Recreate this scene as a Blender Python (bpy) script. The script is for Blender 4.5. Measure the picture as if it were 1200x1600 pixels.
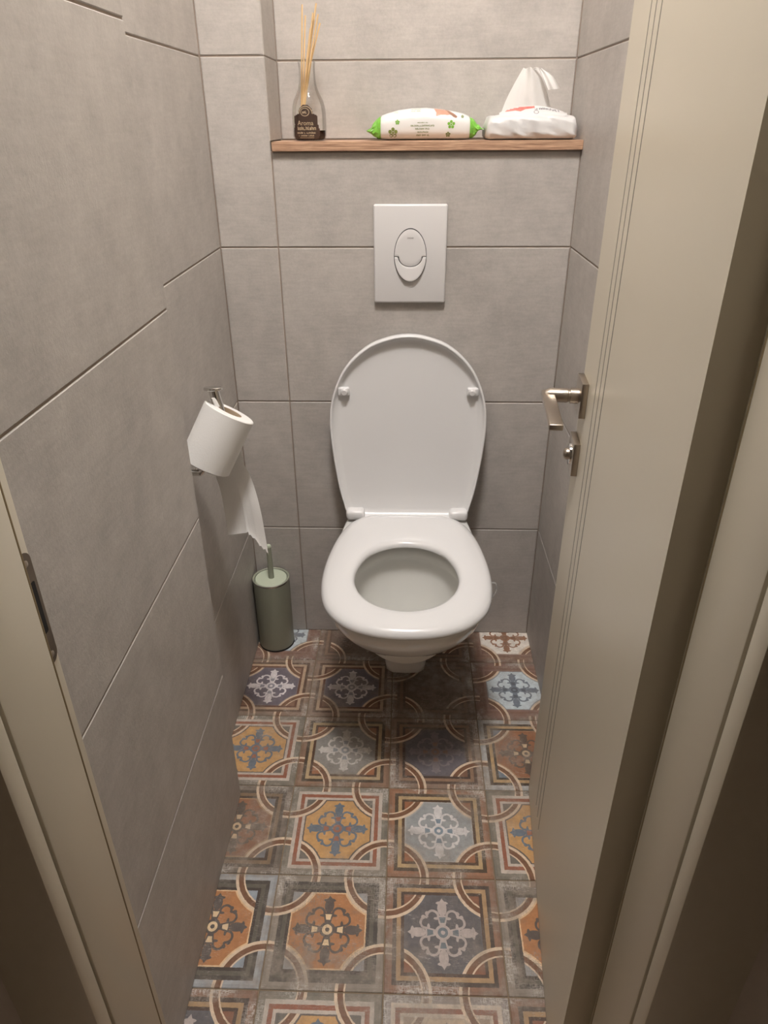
import bpy, bmesh, math, random
from mathutils import Vector, Matrix
from mathutils.bvhtree import BVHTree

# ------------------------------------------------------------------ camera, world, light, exposure
for o in list(bpy.data.objects): bpy.data.objects.remove(o)
scene = bpy.context.scene
COL = scene.collection
F = 1108.2                                    # focal length in pixels of the 1200 x 1600 frame
RM = ((0.9995, 0.0307, -0.0061), (0.0095, -0.4826, -0.8758), (-0.0299, 0.8753, -0.4826))   # rows: image right, image down, forward
EYE = Vector((0, 0, 1.2248))
cam = bpy.data.cameras.new('camera'); cam_o = bpy.data.objects.new('camera', cam); COL.objects.link(cam_o)
cam.sensor_fit = 'HORIZONTAL'; cam.sensor_width = 36; cam.lens = F/1200*36; cam.clip_start = 0.01
r0, r1, r2 = (Vector(r).normalized() for r in RM)
r1 = (r1 - r0*r1.dot(r0)).normalized(); r2 = r0.cross(r1)
cam_o.matrix_world = Matrix(((r0.x, -r1.x, -r2.x, EYE.x), (r0.y, -r1.y, -r2.y, EYE.y), (r0.z, -r1.z, -r2.z, EYE.z), (0, 0, 0, 1)))
scene.camera = cam_o
world = bpy.data.worlds.new('world'); scene.world = world; world.use_nodes = True
world.node_tree.nodes['Background'].inputs[0].default_value = (1, .86, .72, 1)
world.node_tree.nodes['Background'].inputs[1].default_value = 0.02
LAMP_POS = (-0.02, 0.68, 2.56); LAMP_POWER = 167.0; LAMP_COLOR = (1.0, .968, .955)
vs = scene.view_settings
scene.display_settings.display_device = 'sRGB'
vs.view_transform = 'Standard'; vs.look = 'None'; vs.gamma = 1; vs.use_curve_mapping = False
vs.exposure = 0.0

def ray(px, py):
    return (r0*((px-600)/F) + r1*((py-800)/F) + r2)
def at_x(px, py, x): d = ray(px, py); return EYE + d*((x-EYE.x)/d.x)
def at_y(px, py, y): d = ray(px, py); return EYE + d*((y-EYE.y)/d.y)
def at_z(px, py, z): d = ray(px, py); return EYE + d*((z-EYE.z)/d.z)

# ------------------------------------------------------------------ room measures (metres)
D = 1.545                      # tiled cistern front
XL, XR = -.389, .3336          # far left wall, right wall
XN, YN = -.336, 1.0            # near left wall face and the depth where it ends
XS = -.268                     # left edge of the niche
NY = 1.6825                    # niche back
ZJ = [0, .326, .661, .9965, 1.332, 1.667, 2.002, 2.337, 2.60]
CEIL = 2.60
SH0, SH1 = 1.1745, 1.191       # shelf

# ------------------------------------------------------------------ materials
def lin(c):
    return tuple((v/255/12.92 if v/255 <= .04045 else ((v/255+.055)/1.055)**2.4) for v in c)
class NT:
    def __init__(s, name):
        s.m = bpy.data.materials.new(name); s.m.use_nodes = True
        s.t = s.m.node_tree; s.n = s.t.nodes; s.b = s.n['Principled BSDF']; s.out = s.n['Material Output']
    def node(s, typ, **kw):
        n = s.n.new(typ)
        for k, v in kw.items(): setattr(n, k, v)
        return n
    def link(s, a, b): s.t.links.new(a, b)
    def put(s, sock, v):
        if hasattr(v, 'is_output') or isinstance(v, bpy.types.NodeSocket): s.link(v, sock)
        elif isinstance(v, (tuple, list)): sock.default_value = tuple(v) + ((1,) if len(v) == 3 and len(sock.default_value) == 4 else ())
        else: sock.default_value = v
    def M(s, op, a, b=0., c=None):
        n = s.node('ShaderNodeMath', operation=op)
        s.put(n.inputs[0], a); s.put(n.inputs[1], b)
        if c is not None: s.put(n.inputs[2], c)
        return n.outputs[0]
    def mix(s, f, a, b):
        n = s.node('ShaderNodeMix', data_type='RGBA')
        s.put(n.inputs[0], f); s.put(n.inputs[6], a); s.put(n.inputs[7], b)
        return n.outputs[2]
    def ramp(s, f, lo, hi):
        n = s.node('ShaderNodeMapRange'); n.clamp = True
        s.put(n.inputs[0], f); n.inputs[1].default_value = lo; n.inputs[2].default_value = hi
        return n.outputs[0]
    def noise(s, vec, scale, detail=4, rough=.55):
        n = s.node('ShaderNodeTexNoise'); n.inputs['Scale'].default_value = scale
        n.inputs['Detail'].default_value = detail; n.inputs['Roughness'].default_value = rough
        if vec is not None: s.link(vec, n.inputs['Vector'])
        return n.outputs['Fac']
    def vscale(s, vec, sc, off=None):
        n = s.node('ShaderNodeVectorMath', operation='MULTIPLY'); s.link(vec, n.inputs[0]); n.inputs[1].default_value = sc
        return n.outputs[0]
    def pos(s): return s.node('ShaderNodeNewGeometry').outputs['Position']
    def bump(s, h, strength=.2, dist=.002):
        n = s.node('ShaderNodeBump'); n.inputs['Strength'].default_value = strength; n.inputs['Distance'].default_value = dist
        s.link(h, n.inputs['Height']); s.link(n.outputs[0], s.b.inputs['Normal'])

def plain(name, col, rough=.5, metal=0., spec=.5, coat=0., var=0., vscale=20, bump=0., bscale=200):
    t = NT(name); b = t.b
    b.inputs['Roughness'].default_value = rough; b.inputs['Metallic'].default_value = metal
    b.inputs['Specular IOR Level'].default_value = spec
    if coat: b.inputs['Coat Weight'].default_value = coat; b.inputs['Coat Roughness'].default_value = .08
    p = t.pos()
    f = t.noise(p, vscale)
    c2 = tuple(v*(1-var) for v in col)
    t.put(b.inputs['Base Color'], t.mix(f, c2, tuple(min(1, v*(1+var)) for v in col)))
    if bump: t.bump(t.noise(p, bscale, 3), bump, .001)
    return t.m

def concrete(name, base, bumpk=.35):
    t = NT(name)
    info = t.node('ShaderNodeObjectInfo')
    vm = t.node('ShaderNodeVectorMath', operation='ADD')
    t.link(t.pos(), vm.inputs[0])
    cx = t.node('ShaderNodeCombineXYZ'); k = t.M('MULTIPLY', info.outputs['Random'], 7.)
    for i in range(3): t.link(k, cx.inputs[i])
    t.link(cx.outputs[0], vm.inputs[1]); p = vm.outputs[0]
    big = t.noise(p, 5, 5, .6); mid = t.noise(p, 22, 5, .65); fine = t.noise(p, 190, 4, .7)
    streak = t.noise(t.vscale(p, (9, 9, 60)), 3, 4, .6)
    a = t.M('ADD', t.M('MULTIPLY', big, .30), t.M('MULTIPLY', mid, .33))
    a = t.M('ADD', a, t.M('MULTIPLY', streak, .20)); a = t.M('ADD', a, t.M('MULTIPLY', fine, .19))
    f = t.ramp(a, .40, .62)
    c = t.mix(f, tuple(v*.84 for v in base), tuple(v*1.12 for v in base))
    t.put(t.b.inputs['Base Color'], c)
    t.b.inputs['Roughness'].default_value = .5; t.b.inputs['Specular IOR Level'].default_value = .35
    h = t.M('ADD', t.M('MULTIPLY', mid, .7), t.M('MULTIPLY', fine, .5))
    t.bump(h, bumpk, .002)
    return t.m

def wood(name):
    t = NT(name); p = t.pos()
    w = t.noise(t.vscale(p, (5, 60, 150)), 3.2, 5, .6)
    g = t.noise(t.vscale(p, (30, 300, 700)), 1.5, 2, .5)
    f = t.ramp(t.M('ADD', t.M('MULTIPLY', w, .75), t.M('MULTIPLY', g, .25)), .36, .62)
    t.put(t.b.inputs['Base Color'], t.mix(f, lin((136, 100, 78)), lin((206, 170, 140))))
    t.b.inputs['Roughness'].default_value = .5
    return t.m

M = {}
M['tile'] = concrete('wall_tile_concrete', (.47, .437, .403))
M['grout'] = plain('wall_grout', lin((150, 136, 124)), .9, var=.1)
M['floor_grout'] = plain('floor_grout', lin((140, 122, 100)), .9, var=.1)
M['ceil'] = plain('ceiling_paint', (.78, .76, .72), .8, var=.02)
M['hall'] = plain('hall_paint', lin((230, 220, 210)), .8, var=.04)
M['hallfloor'] = plain('hall_floor', lin((176, 156, 136)), .6, var=.1)
M['cream'] = plain('cream_lacquer', (.72, .66, .535), .38, var=.015, vscale=6)
M['grooveshade'] = plain('groove_shade_grey', lin((74, 70, 68)), .4)  # shade inside the door grooves, put into the colour
M['gasket'] = plain('gasket_rubber', lin((150, 132, 100)), .6)
M['steel'] = plain('brushed_steel', lin((176, 166, 154)), .32, metal=1., var=.06, vscale=90)
M['chrome'] = plain('chrome', (.75, .74, .72), .08, metal=1.)
M['darksteel'] = plain('dull_steel', lin((128, 116, 102)), .42, metal=1., var=.1, vscale=60)
M['black'] = plain('dark_cavity', (.012, .01, .009), .8)
M['ceramic'] = plain('white_ceramic', (.80, .79, .76), .12, coat=.5, var=.005)
M['plastic'] = plain('white_plastic', (.775, .765, .755), .22, spec=.5, var=.005)
M['plastic2'] = plain('plate_plastic', (.70, .682, .67), .28, var=.005)
M['wood'] = wood('shelf_wood')
M['sage'] = plain('sage_green_lacquer', lin((150, 153, 136)), .42, var=.03)
M['sagelid'] = plain('pale_sage_lacquer', lin((196, 204, 182)), .45, var=.02)
M['paper'] = plain('toilet_paper', (.80, .785, .755), .9, spec=.1, var=.02, vscale=60, bump=.35, bscale=350)
M['tissue'] = plain('tissue_paper', (.84, .82, .81), .9, spec=.1, var=.01)
def thinpaper(name, k):
    t = NT(name); t.b.inputs['Base Color'].default_value = (.82, .80, .77, 1); t.b.inputs['Roughness'].default_value = .9
    tl = t.node('ShaderNodeBsdfTranslucent'); tl.inputs[0].default_value = (.85, .82, .78, 1)
    mx = t.node('ShaderNodeMixShader'); mx.inputs[0].default_value = k
    t.link(t.b.outputs[0], mx.inputs[1]); t.link(tl.outputs[0], mx.inputs[2]); t.link(mx.outputs[0], t.out.inputs[0])
    t.bump(t.noise(t.pos(), 350, 3), .3, .001)
    return t.m
M['thinpaper'] = thinpaper('thin_paper', .14); M['tissue2'] = thinpaper('tissue_ply', .22)
M['card'] = plain('cardboard_core', lin((170, 150, 125)), .9, var=.05)
M['film'] = plain('white_film', (.76, .755, .73), .22, spec=.5, var=.01)
M['softfilm'] = plain('milky_film', (.66, .648, .635), .38, spec=.5, var=.015, bump=.5, bscale=70)
M['green'] = plain('green_film', lin((120, 184, 72)), .28, var=.25, vscale=70)
M['flower'] = plain('flower_print', lin((122, 176, 66)), .4, var=.12, vscale=300)
M['olive'] = plain('olive_print', lin((120, 134, 70)), .4, var=.1)
M['flesh'] = plain('photo_print', lin((196, 150, 128)), .4, var=.16, vscale=60)
M['umber'] = plain('brown_print', lin((150, 112, 92)), .4, var=.1)
M['pink'] = plain('pink_print', lin((222, 122, 112)), .4, var=.06, vscale=200)
M['ink'] = plain('dark_ink', lin((52, 40, 60)), .5)
M['label'] = plain('dark_label', lin((66, 50, 42)), .35, var=.08)
M['gold'] = plain('gold_print', lin((190, 172, 142)), .4, var=.08)
M['reed'] = plain('reed', lin((222, 188, 138)), .7, var=.1, vscale=120)
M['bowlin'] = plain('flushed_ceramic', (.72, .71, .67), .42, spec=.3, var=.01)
M['logo'] = plain('grey_mark', lin((122, 112, 108)), .4)
M['liquid'] = plain('dark_liquid', lin((44, 22, 18)), .08)
def glass(name, tint=(1, 1, 1), edge=.10):
    t = NT(name); t.n.remove(t.b)
    tr = t.node('ShaderNodeBsdfTransparent'); tr.inputs[0].default_value = (*tint, 1)
    gl = t.node('ShaderNodeBsdfGlossy'); gl.inputs['Roughness'].default_value = .03
    lw = t.node('ShaderNodeLayerWeight'); lw.inputs[0].default_value = .22
    mx = t.node('ShaderNodeMixShader')
    t.link(t.M('MULTIPLY_ADD', lw.outputs['Fresnel'], .55, edge*.1), mx.inputs[0])
    t.link(tr.outputs[0], mx.inputs[1]); t.link(gl.outputs[0], mx.inputs[2]); t.link(mx.outputs[0], t.out.inputs[0])
    return t.m
M['glass'] = glass('clear_glass', (.985, .98, .97))
def film_clear(name):
    t = NT(name)
    t.b.inputs['Base Color'].default_value = (.85, .84, .82, 1); t.b.inputs['Alpha'].default_value = .28; t.b.inputs['Roughness'].default_value = .2
    return t.m
M['clearfilm'] = film_clear('clear_film')
def water():
    t = NT('water'); t.b.inputs['Base Color'].default_value = (.9, .92, .9, 1)
    t.b.inputs['Alpha'].default_value = .35; t.b.inputs['Roughness'].default_value = .03
    return t.m
M['water'] = water()
def lampmat():
    t = NT('lamp_opal_glass'); t.b.inputs['Base Color'].default_value = (.8, .8, .8, 1)
    t.b.inputs['Emission Color'].default_value = (*LAMP_COLOR, 1)
    t.b.inputs['Emission Strength'].default_value = LAMP_POWER
    return t.m
M['lamp'] = lampmat()

# floor tile pattern --------------------------------------------------------------------
KA = 1.5
def tile_mat(name, outer, f1, f2, f3, corner, edge, ground, motif, accent, wear=.35, seed=0.):
    """printed cement-look tile: nested square frame, interlaced quarter rings, octagon ground and fleur cross"""
    t = NT('floor_tile_' + name)
    def C(c):
        l = lin(c); g = .3*l[0]+.5*l[1]+.2*l[2]
        return tuple(min(.9, (v*.86+g*.14*k)*KA) for v, k in zip(l, (1.04, 1., .94)))
    uvn = t.node('ShaderNodeUVMap'); uvn.uv_map = 'UVMap'
    sp = t.node('ShaderNodeSeparateXYZ'); t.link(uvn.outputs[0], sp.inputs[0])
    P = t.pos()
    wob = t.M('MULTIPLY', t.M('SUBTRACT', t.noise(P, 160, 2), .5), .018)
    u = t.M('ADD', sp.outputs[0], wob); v = t.M('ADD', sp.outputs[1], wob)
    au = t.M('ABSOLUTE', u); av = t.M('ABSOLUTE', v)
    p = t.M('MAXIMUM', au, av); q = t.M('MINIMUM', au, av)
    def length(a, b): return t.M('SQRT', t.M('ADD', t.M('MULTIPLY', a, a), t.M('MULTIPLY', b, b)))
    rc = length(t.M('SUBTRACT', 1., au), t.M('SUBTRACT', 1., av)); r = length(u, v)
    gt = lambda a, b: t.M('GREATER_THAN', a, b)
    lt = lambda a, b: t.M('LESS_THAN', a, b)
    AND = lambda *x: x[0] if len(x) == 1 else t.M('MULTIPLY', x[0], AND(*x[1:]))
    def OR(*x):
        a = x[0]
        for b in x[1:]: a = t.M('MAXIMUM', a, b)
        return a
    NOT = lambda a: t.M('SUBTRACT', 1., a)
    band = lambda a, lo, hi: AND(gt(a, lo), lt(a, hi))
    ell = lambda cp, cq, a, b: lt(t.M('ADD', t.M('POWER', t.M('ABSOLUTE', t.M('DIVIDE', t.M('SUBTRACT', p, cp), a)), 2.), t.M('POWER', t.M('ABSOLUTE', t.M('DIVIDE', t.M('SUBTRACT', q, cq), b)), 2.)), 1.)
    c = C(outer)
    c = t.mix(gt(p, .93), c, tuple(v*.86 for v in C(outer)))
    c = t.mix(lt(p, .87), c, C(f1)); c = t.mix(lt(p, .80), c, C(f2)); c = t.mix(lt(p, .725), c, C(f3))
    c = t.mix(lt(p, .67), c, C(corner))
    inner = AND(lt(p, .67), gt(rc, .77)); c = t.mix(inner, c, C(edge))
    c = t.mix(AND(lt(p, .645), gt(rc, .815)), c, C(ground))
    # fleur cross
    petal = OR(ell(.425, 0., .135, .082), ell(.525, 0., .034, .108), AND(gt(p, .52), lt(q, t.M('MULTIPLY', t.M('SUBTRACT', .615, p), .65))))
    sc = length(t.M('SUBTRACT', p, .285), t.M('SUBTRACT', q, .17))
    scroll = AND(lt(t.M('ABSOLUTE', t.M('SUBTRACT', sc, .097)), .021), gt(p, .262))
    dot = ell(.335, .268, .036, .036); leaf = ell(.245, .095, .024, .058)
    hub = OR(lt(r, .135), AND(band(p, .10, .30), lt(q, t.M('MULTIPLY_ADD', t.M('SUBTRACT', p, .1), .25, .045))))
    c = t.mix(OR(petal, scroll, dot, leaf, hub), c, C(motif))
    trap = AND(band(p, .17, .27), lt(q, t.M('MULTIPLY_ADD', t.M('SUBTRACT', p, .17), .25, .034)))
    c = t.mix(OR(trap, band(r, .038, .088)), c, C(accent))
    # interlaced rings over one frame side and under the next
    sgn = t.M('MULTIPLY', t.M('MULTIPLY', u, v), t.M('SUBTRACT', au, av))
    under = AND(gt(sgn, 0.), band(p, .67, .87))
    ringm = AND(band(rc, .615, .785), NOT(under))
    c = t.mix(ringm, c, C((188, 166, 140))); c = t.mix(AND(ringm, band(rc, .642, .732)), c, C((108, 74, 52)))
    # wear: scuffed, brushed print
    vm = t.node('ShaderNodeVectorMath', operation='ADD'); t.link(P, vm.inputs[0])
    k = t.M('MULTIPLY_ADD', t.node('ShaderNodeObjectInfo').outputs['Random'], 9., seed)
    cv = t.node('ShaderNodeCombineXYZ')
    for i in range(3): t.link(k, cv.inputs[i])
    t.link(cv.outputs[0], vm.inputs[1]); Q = vm.outputs[0]
    sx = t.noise(t.vscale(Q, (170, 40, 1)), 3, 5, .75); sy = t.noise(t.vscale(Q, (40, 170, 1)), 3, 5, .75)
    big = t.noise(Q, 13, 3, .5); blot = t.noise(Q, 34, 4, .6); soft = t.noise(Q, 8, 2, .5)
    scr = t.ramp(t.M('MAXIMUM', sx, sy), .49, .60)
    taupe = t.mix(blot, C((86, 76, 68)), C((146, 134, 120)))
    pale = C((184, 178, 170))
    rim = t.ramp(p, .76, .96)
    c = t.mix(t.M('MULTIPLY', t.M('MULTIPLY', t.ramp(soft, .50, .60), t.ramp(blot, .30, .55)), min(.8, 1.5*wear)), c, taupe)            # rubbed-off fields
    c = t.mix(t.M('MULTIPLY', t.M('MULTIPLY', scr, t.ramp(big, .44, .58)), min(.75, 1.3*wear)), c, taupe)                                 # brushed scratches
    c = t.mix(t.M('MULTIPLY', t.M('MULTIPLY', rim, t.ramp(blot, .44, .60)), .55), c, taupe)
    c = t.mix(t.M('MULTIPLY', t.M('MULTIPLY', t.M('MULTIPLY', rim, scr), t.ramp(big, .50, .62)), .7), c, pale)
    c = t.mix(t.M('MULTIPLY', t.M('MULTIPLY', t.ramp(sy, .55, .66), t.ramp(blot, .5, .64)), .45), c, pale)
    sm = t.M('MULTIPLY_ADD', t.noise(Q, 70, 5, .7), .75, .62)
    mul = t.node('ShaderNodeMix', data_type='RGBA', blend_type='MULTIPLY'); mul.inputs[0].default_value = 1
    t.link(c, mul.inputs[6]); cc = t.node('ShaderNodeCombineXYZ')
    for i in range(3): t.link(sm, cc.inputs[i])
    t.link(cc.outputs[0], mul.inputs[7])
    t.link(mul.outputs[2], t.b.inputs['Base Color'])
    t.b.inputs['Roughness'].default_value = .4; t.b.inputs['Specular IOR Level'].default_value = .4
    t.bump(t.noise(P, 300, 3), .12, .001)
    return t.m

#                 outer            f1              f2              f3              corner          edge            ground          motif           accent
TM = {
 'orange': tile_mat('orange', (128, 118, 106), (72, 66, 60), (88, 82, 72), (66, 58, 52), (132, 132, 132), (190, 158, 118), (156, 104, 60), (84, 74, 68), (196, 170, 130), .5, 1.),
 'orange2': tile_mat('orange_blue', (142, 144, 146), (70, 64, 58), (88, 82, 72), (66, 58, 52), (126, 134, 142), (190, 158, 118), (156, 104, 60), (82, 74, 70), (196, 170, 130), .3, 5.),
 'charcoal': tile_mat('charcoal', (126, 92, 72), (74, 62, 54), (150, 120, 84), (78, 62, 52), (122, 80, 58), (88, 86, 88), (88, 84, 85), (158, 146, 140), (96, 104, 108), .28, 2.),
 'yellow': tile_mat('yellow', (112, 106, 94), (168, 156, 144), (132, 80, 58), (166, 154, 142), (98, 92, 84), (92, 82, 76), (172, 130, 76), (92, 102, 112), (140, 88, 66), .22, 3.),
 'silver': tile_mat('silver', (138, 98, 72), (76, 62, 48), (160, 134, 94), (80, 60, 44), (136, 84, 52), (150, 148, 144), (134, 136, 136), (184, 180, 178), (110, 124, 134), .3, 4.),
 'brown': tile_mat('brown', (104, 94, 84), (78, 68, 60), (112, 92, 70), (72, 60, 50), (104, 104, 106), (150, 118, 84), (126, 84, 58), (84, 74, 66), (176, 150, 116), .36, 6.),
 'brownblue': tile_mat('brown_pale', (158, 158, 156), (72, 60, 48), (164, 134, 92), (70, 62, 54), (100, 112, 122), (150, 112, 80), (138, 92, 62), (92, 78, 68), (190, 166, 130), .35, 7.),
 'grey': tile_mat('grey', (126, 98, 78), (70, 58, 46), (158, 134, 98), (76, 54, 40), (140, 88, 56), (120, 116, 108), (122, 118, 112), (166, 160, 154), (120, 122, 124), .35, 8.),
 'slate': tile_mat('slate', (128, 106, 90), (86, 68, 58), (128, 100, 78), (74, 60, 52), (112, 80, 62), (92, 84, 84), (94, 88, 92), (112, 104, 104), (124, 100, 88), .4, 9.),
 'plum': tile_mat('plum', (130, 108, 92), (92, 70, 56), (164, 138, 112), (100, 68, 52), (124, 92, 72), (112, 104, 108), (100, 92, 100), (192, 184, 184), (130, 126, 132), .3, 10.),
 'faded': tile_mat('faded', (112, 92, 78), (96, 78, 66), (116, 94, 76), (90, 72, 60), (104, 80, 64), (100, 82, 70), (98, 80, 68), (110, 92, 80), (122, 100, 84), .6, 11.),
 'sky': tile_mat('sky', (120, 92, 80), (122, 92, 78), (116, 86, 72), (124, 96, 84), (112, 82, 70), (130, 134, 136), (172, 182, 186), (102, 110, 120), (84, 88, 94), .3, 12.),
 'white': tile_mat('white', (120, 92, 78), (124, 94, 76), (116, 86, 70), (124, 96, 82), (112, 82, 68), (190, 176, 162), (206, 196, 186), (134, 92, 64), (120, 82, 58), .22, 13.),
 'pale': tile_mat('pale', (128, 118, 112), (176, 160, 142), (128, 82, 64), (180, 164, 146), (150, 130, 110), (170, 150, 128), (184, 160, 130), (120, 112, 108), (140, 92, 70), .4, 14.),
}

# ------------------------------------------------------------------ mesh helpers
def link(name, me, mat, parent=None, smooth=False):
    if mat is not None: me.materials.append(mat)
    if smooth:
        for p in me.polygons: p.use_smooth = True
    o = bpy.data.objects.new(name, me); COL.objects.link(o)
    if parent is not None:
        o.parent = parent
        o.matrix_parent_inverse = parent.matrix_basis.inverted()
    return o
def empty(name, loc=(0, 0, 0)):
    o = bpy.data.objects.new(name, None); COL.objects.link(o); o.location = loc; o.empty_display_size = .05
    return o
def tag(o, label=None, cat=None, group=None, kind=None):
    if label: o['label'] = label
    if cat: o['category'] = cat
    if group: o['group'] = group
    if kind: o['kind'] = kind
    return o
def from_bm(name, bm, mat, parent=None, smooth=False, sharp=None):
    me = bpy.data.meshes.new(name); bm.normal_update(); bm.to_mesh(me); bm.free()
    o = link(name, me, mat, parent, smooth)
    if smooth and sharp: me.set_sharp_from_angle(angle=math.radians(sharp))
    return o
def bm_box(bm, a, b, bev=0., seg=2, mat4=None):
    vs = [bm.verts.new((x, y, z)) for x in (a[0], b[0]) for y in (a[1], b[1]) for z in (a[2], b[2])]
    idx = ((0, 1, 3, 2), (4, 6, 7, 5), (0, 4, 5, 1), (2, 3, 7, 6), (0, 2, 6, 4), (1, 5, 7, 3))
    fs = [bm.faces.new([vs[i] for i in f]) for f in idx]
    if mat4 is not None:
        for v in vs: v.co = mat4 @ v.co
    if bev:
        es = {e for f in fs for e in f.edges}
        bmesh.ops.bevel(bm, geom=list(es), offset=bev, segments=seg, profile=.5, affect='EDGES')
def box(name, a, b, mat, parent=None, bev=0., seg=2, mat4=None):
    bm = bmesh.new(); bm_box(bm, a, b, bev, seg, mat4)
    return from_bm(name, bm, mat, parent, bool(bev), 40)
def boxes(name, lst, mat, parent=None):
    bm = bmesh.new()
    for a, b in lst: bm_box(bm, a, b)
    return from_bm(name, bm, mat, parent)
def lathe(name, prof, mat, parent=None, c=(0, 0, 0), n=40, frame=None, sharp=35):
    """revolve (radius, height) about z; radius 0 closes"""
    bm = bmesh.new(); rings = []
    fr = frame if frame is not None else Matrix.Identity(3)
    for r, z in prof:
        if r < 1e-6: rings.append([bm.verts.new(Vector(c) + fr @ Vector((0, 0, z)))])
        else: rings.append([bm.verts.new(Vector(c) + fr @ Vector((r*math.cos(6.28318530718*i/n), r*math.sin(6.28318530718*i/n), z))) for i in range(n)])
    for A, B in zip(rings, rings[1:]):
        for i in range(n):
            j = (i+1) % n
            if len(A) == 1 and len(B) == 1: continue
            if len(A) == 1: bm.faces.new((A[0], B[j], B[i]))
            elif len(B) == 1: bm.faces.new((A[i], A[j], B[0]))
            else: bm.faces.new((A[i], A[j], B[j], B[i]))
    bmesh.ops.recalc_face_normals(bm, faces=bm.faces)
    return from_bm(name, bm, mat, parent, True, sharp)
def tube(name, pts, rad, mat, parent=None, n=12):
    pts = [Vector(p) for p in pts]; bm = bmesh.new(); rings = []
    rads = rad if isinstance(rad, (list, tuple)) else [rad]*len(pts)
    up = Vector((0.13, 0.27, .95)).normalized()
    t0 = (pts[1]-pts[0]).normalized(); a = t0.cross(up)
    if a.length < .1: a = t0.cross(Vector((1, 0, 0)))
    a.normalize()
    for i, p in enumerate(pts):
        t = (pts[min(i+1, len(pts)-1)] - pts[max(i-1, 0)]).normalized()
        a = (a - t*a.dot(t)).normalized(); b = t.cross(a)
        rings.append([bm.verts.new(p + (a*math.cos(6.28318*k/n) + b*math.sin(6.28318*k/n))*rads[i]) for k in range(n)])
    for A, B in zip(rings, rings[1:]):
        for i in range(n): bm.faces.new((A[i], A[(i+1) % n], B[(i+1) % n], B[i]))
    bm.faces.new(rings[0]); bm.faces.new(rings[-1])
    bmesh.ops.recalc_face_normals(bm, faces=bm.faces)
    return from_bm(name, bm, mat, parent, True, 50)
def loft(name, rings, mat, parent=None, close0=True, close1=True, sharp=60, smooth=True):
    bm = bmesh.new(); R = [[bm.verts.new(p) for p in r] for r in rings]; n = len(R[0])
    for A, B in zip(R, R[1:]):
        for i in range(n): bm.faces.new((A[i], A[(i+1) % n], B[(i+1) % n], B[i]))
    if close0: bm.faces.new(R[0])
    if close1: bm.faces.new(R[-1])
    bmesh.ops.recalc_face_normals(bm, faces=bm.faces)
    return from_bm(name, bm, mat, parent, smooth, sharp)
def grid(name, P, mat, parent=None, thick=0.):
    bm = bmesh.new(); V = [[bm.verts.new(p) for p in row] for row in P]
    for A, B in zip(V, V[1:]):
        for i in range(len(A)-1): bm.faces.new((A[i], A[i+1], B[i+1], B[i]))
    bmesh.ops.recalc_face_normals(bm, faces=bm.faces)
    o = from_bm(name, bm, mat, parent, True)
    if thick:
        m = o.modifiers.new('thickness', 'SOLIDIFY'); m.thickness = thick; m.offset = 0
    return o
def catmull(pts, k=8, closed=True):
    out = []; n = len(pts)
    rng = range(n) if closed else range(n-1)
    for i in rng:
        g = (lambda j: Vector(pts[j % n])) if closed else (lambda j: Vector(pts[max(0, min(n-1, j))]))
        p0, p1, p2, p3 = g(i-1), g(i), g(i+1), g(i+2)
        for s in range(k):
            t = s/k
            out.append(.5*((2*p1) + (p2-p0)*t + (2*p0-5*p1+4*p2-p3)*t*t + (3*p1-p0-3*p2+p3)*t**3))
    if not closed: out.append(Vector(pts[-1]))
    return out
def mirrored(half, cx=0.):
    """half outline with points (dx, y) from front (dx 0) to back (dx 0) -> closed outline"""
    right = [(cx+x, y) for x, y in half]; left = [(cx-x, y) for x, y in reversed(half[1:-1])]
    return right + left
def polar(outline, c, n):
    """resample a closed outline at equal angles about c"""
    P = [Vector(p)-Vector(c) for p in outline]; out = []
    for k in range(n):
        a = 2*math.pi*k/n - math.pi/2; d = Vector((math.cos(a), math.sin(a))); best = 0
        for A, B in zip(P, P[1:]+P[:1]):
            e = B-A; den = d.x*e.y - d.y*e.x
            if abs(den) < 1e-12: continue
            tt = (A.x*e.y - A.y*e.x)/den; s = (A.x*d.y - A.y*d.x)/den
            if tt > 0 and -1e-6 <= s <= 1+1e-6: best = max(best, tt)
        out.append(Vector(c) + d*best)
    return out
def bvh_of(o):
    me = o.data
    return BVHTree.FromPolygons([v.co.copy() for v in me.vertices], [tuple(p.vertices) for p in me.polygons])
def drape(name, polys, bvh, mat, parent, off=.0005, thick=0., sub=0):
    """flat print: polygons given in (x, z), laid on a body from its front side (-Y)"""
    bm = bmesh.new()
    for poly in polys:
        vs = []
        for x, z in poly:
            hit, nor, *_ = bvh.ray_cast(Vector((x, 0, z)), Vector((0, 1, 0)))
            if hit is None: vs = None; break
            vs.append(bm.verts.new((x, hit.y-off, z)))
        if vs: bm.faces.new(vs)
    o = from_bm(name, bm, mat, parent)
    return o
def cells(x0, x1, z0, z1, n=1, m=1):
    return [[(x0+(x1-x0)*i/n, z0+(z1-z0)*j/m), (x0+(x1-x0)*(i+1)/n, z0+(z1-z0)*j/m), (x0+(x1-x0)*(i+1)/n, z0+(z1-z0)*(j+1)/m), (x0+(x1-x0)*i/n, z0+(z1-z0)*(j+1)/m)] for i in range(n) for j in range(m)]
def fill_shape(inside, x0, x1, z0, z1, nx, nz):
    """cells of a fine raster whose centre is inside a shape: gives a print mesh that bends with its body"""
    out = []
    for c in cells(x0, x1, z0, z1, nx, nz):
        mx = sum(p[0] for p in c)/4; mz = sum(p[1] for p in c)/4
        if inside(mx, mz): out.append(c)
    return out
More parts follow.
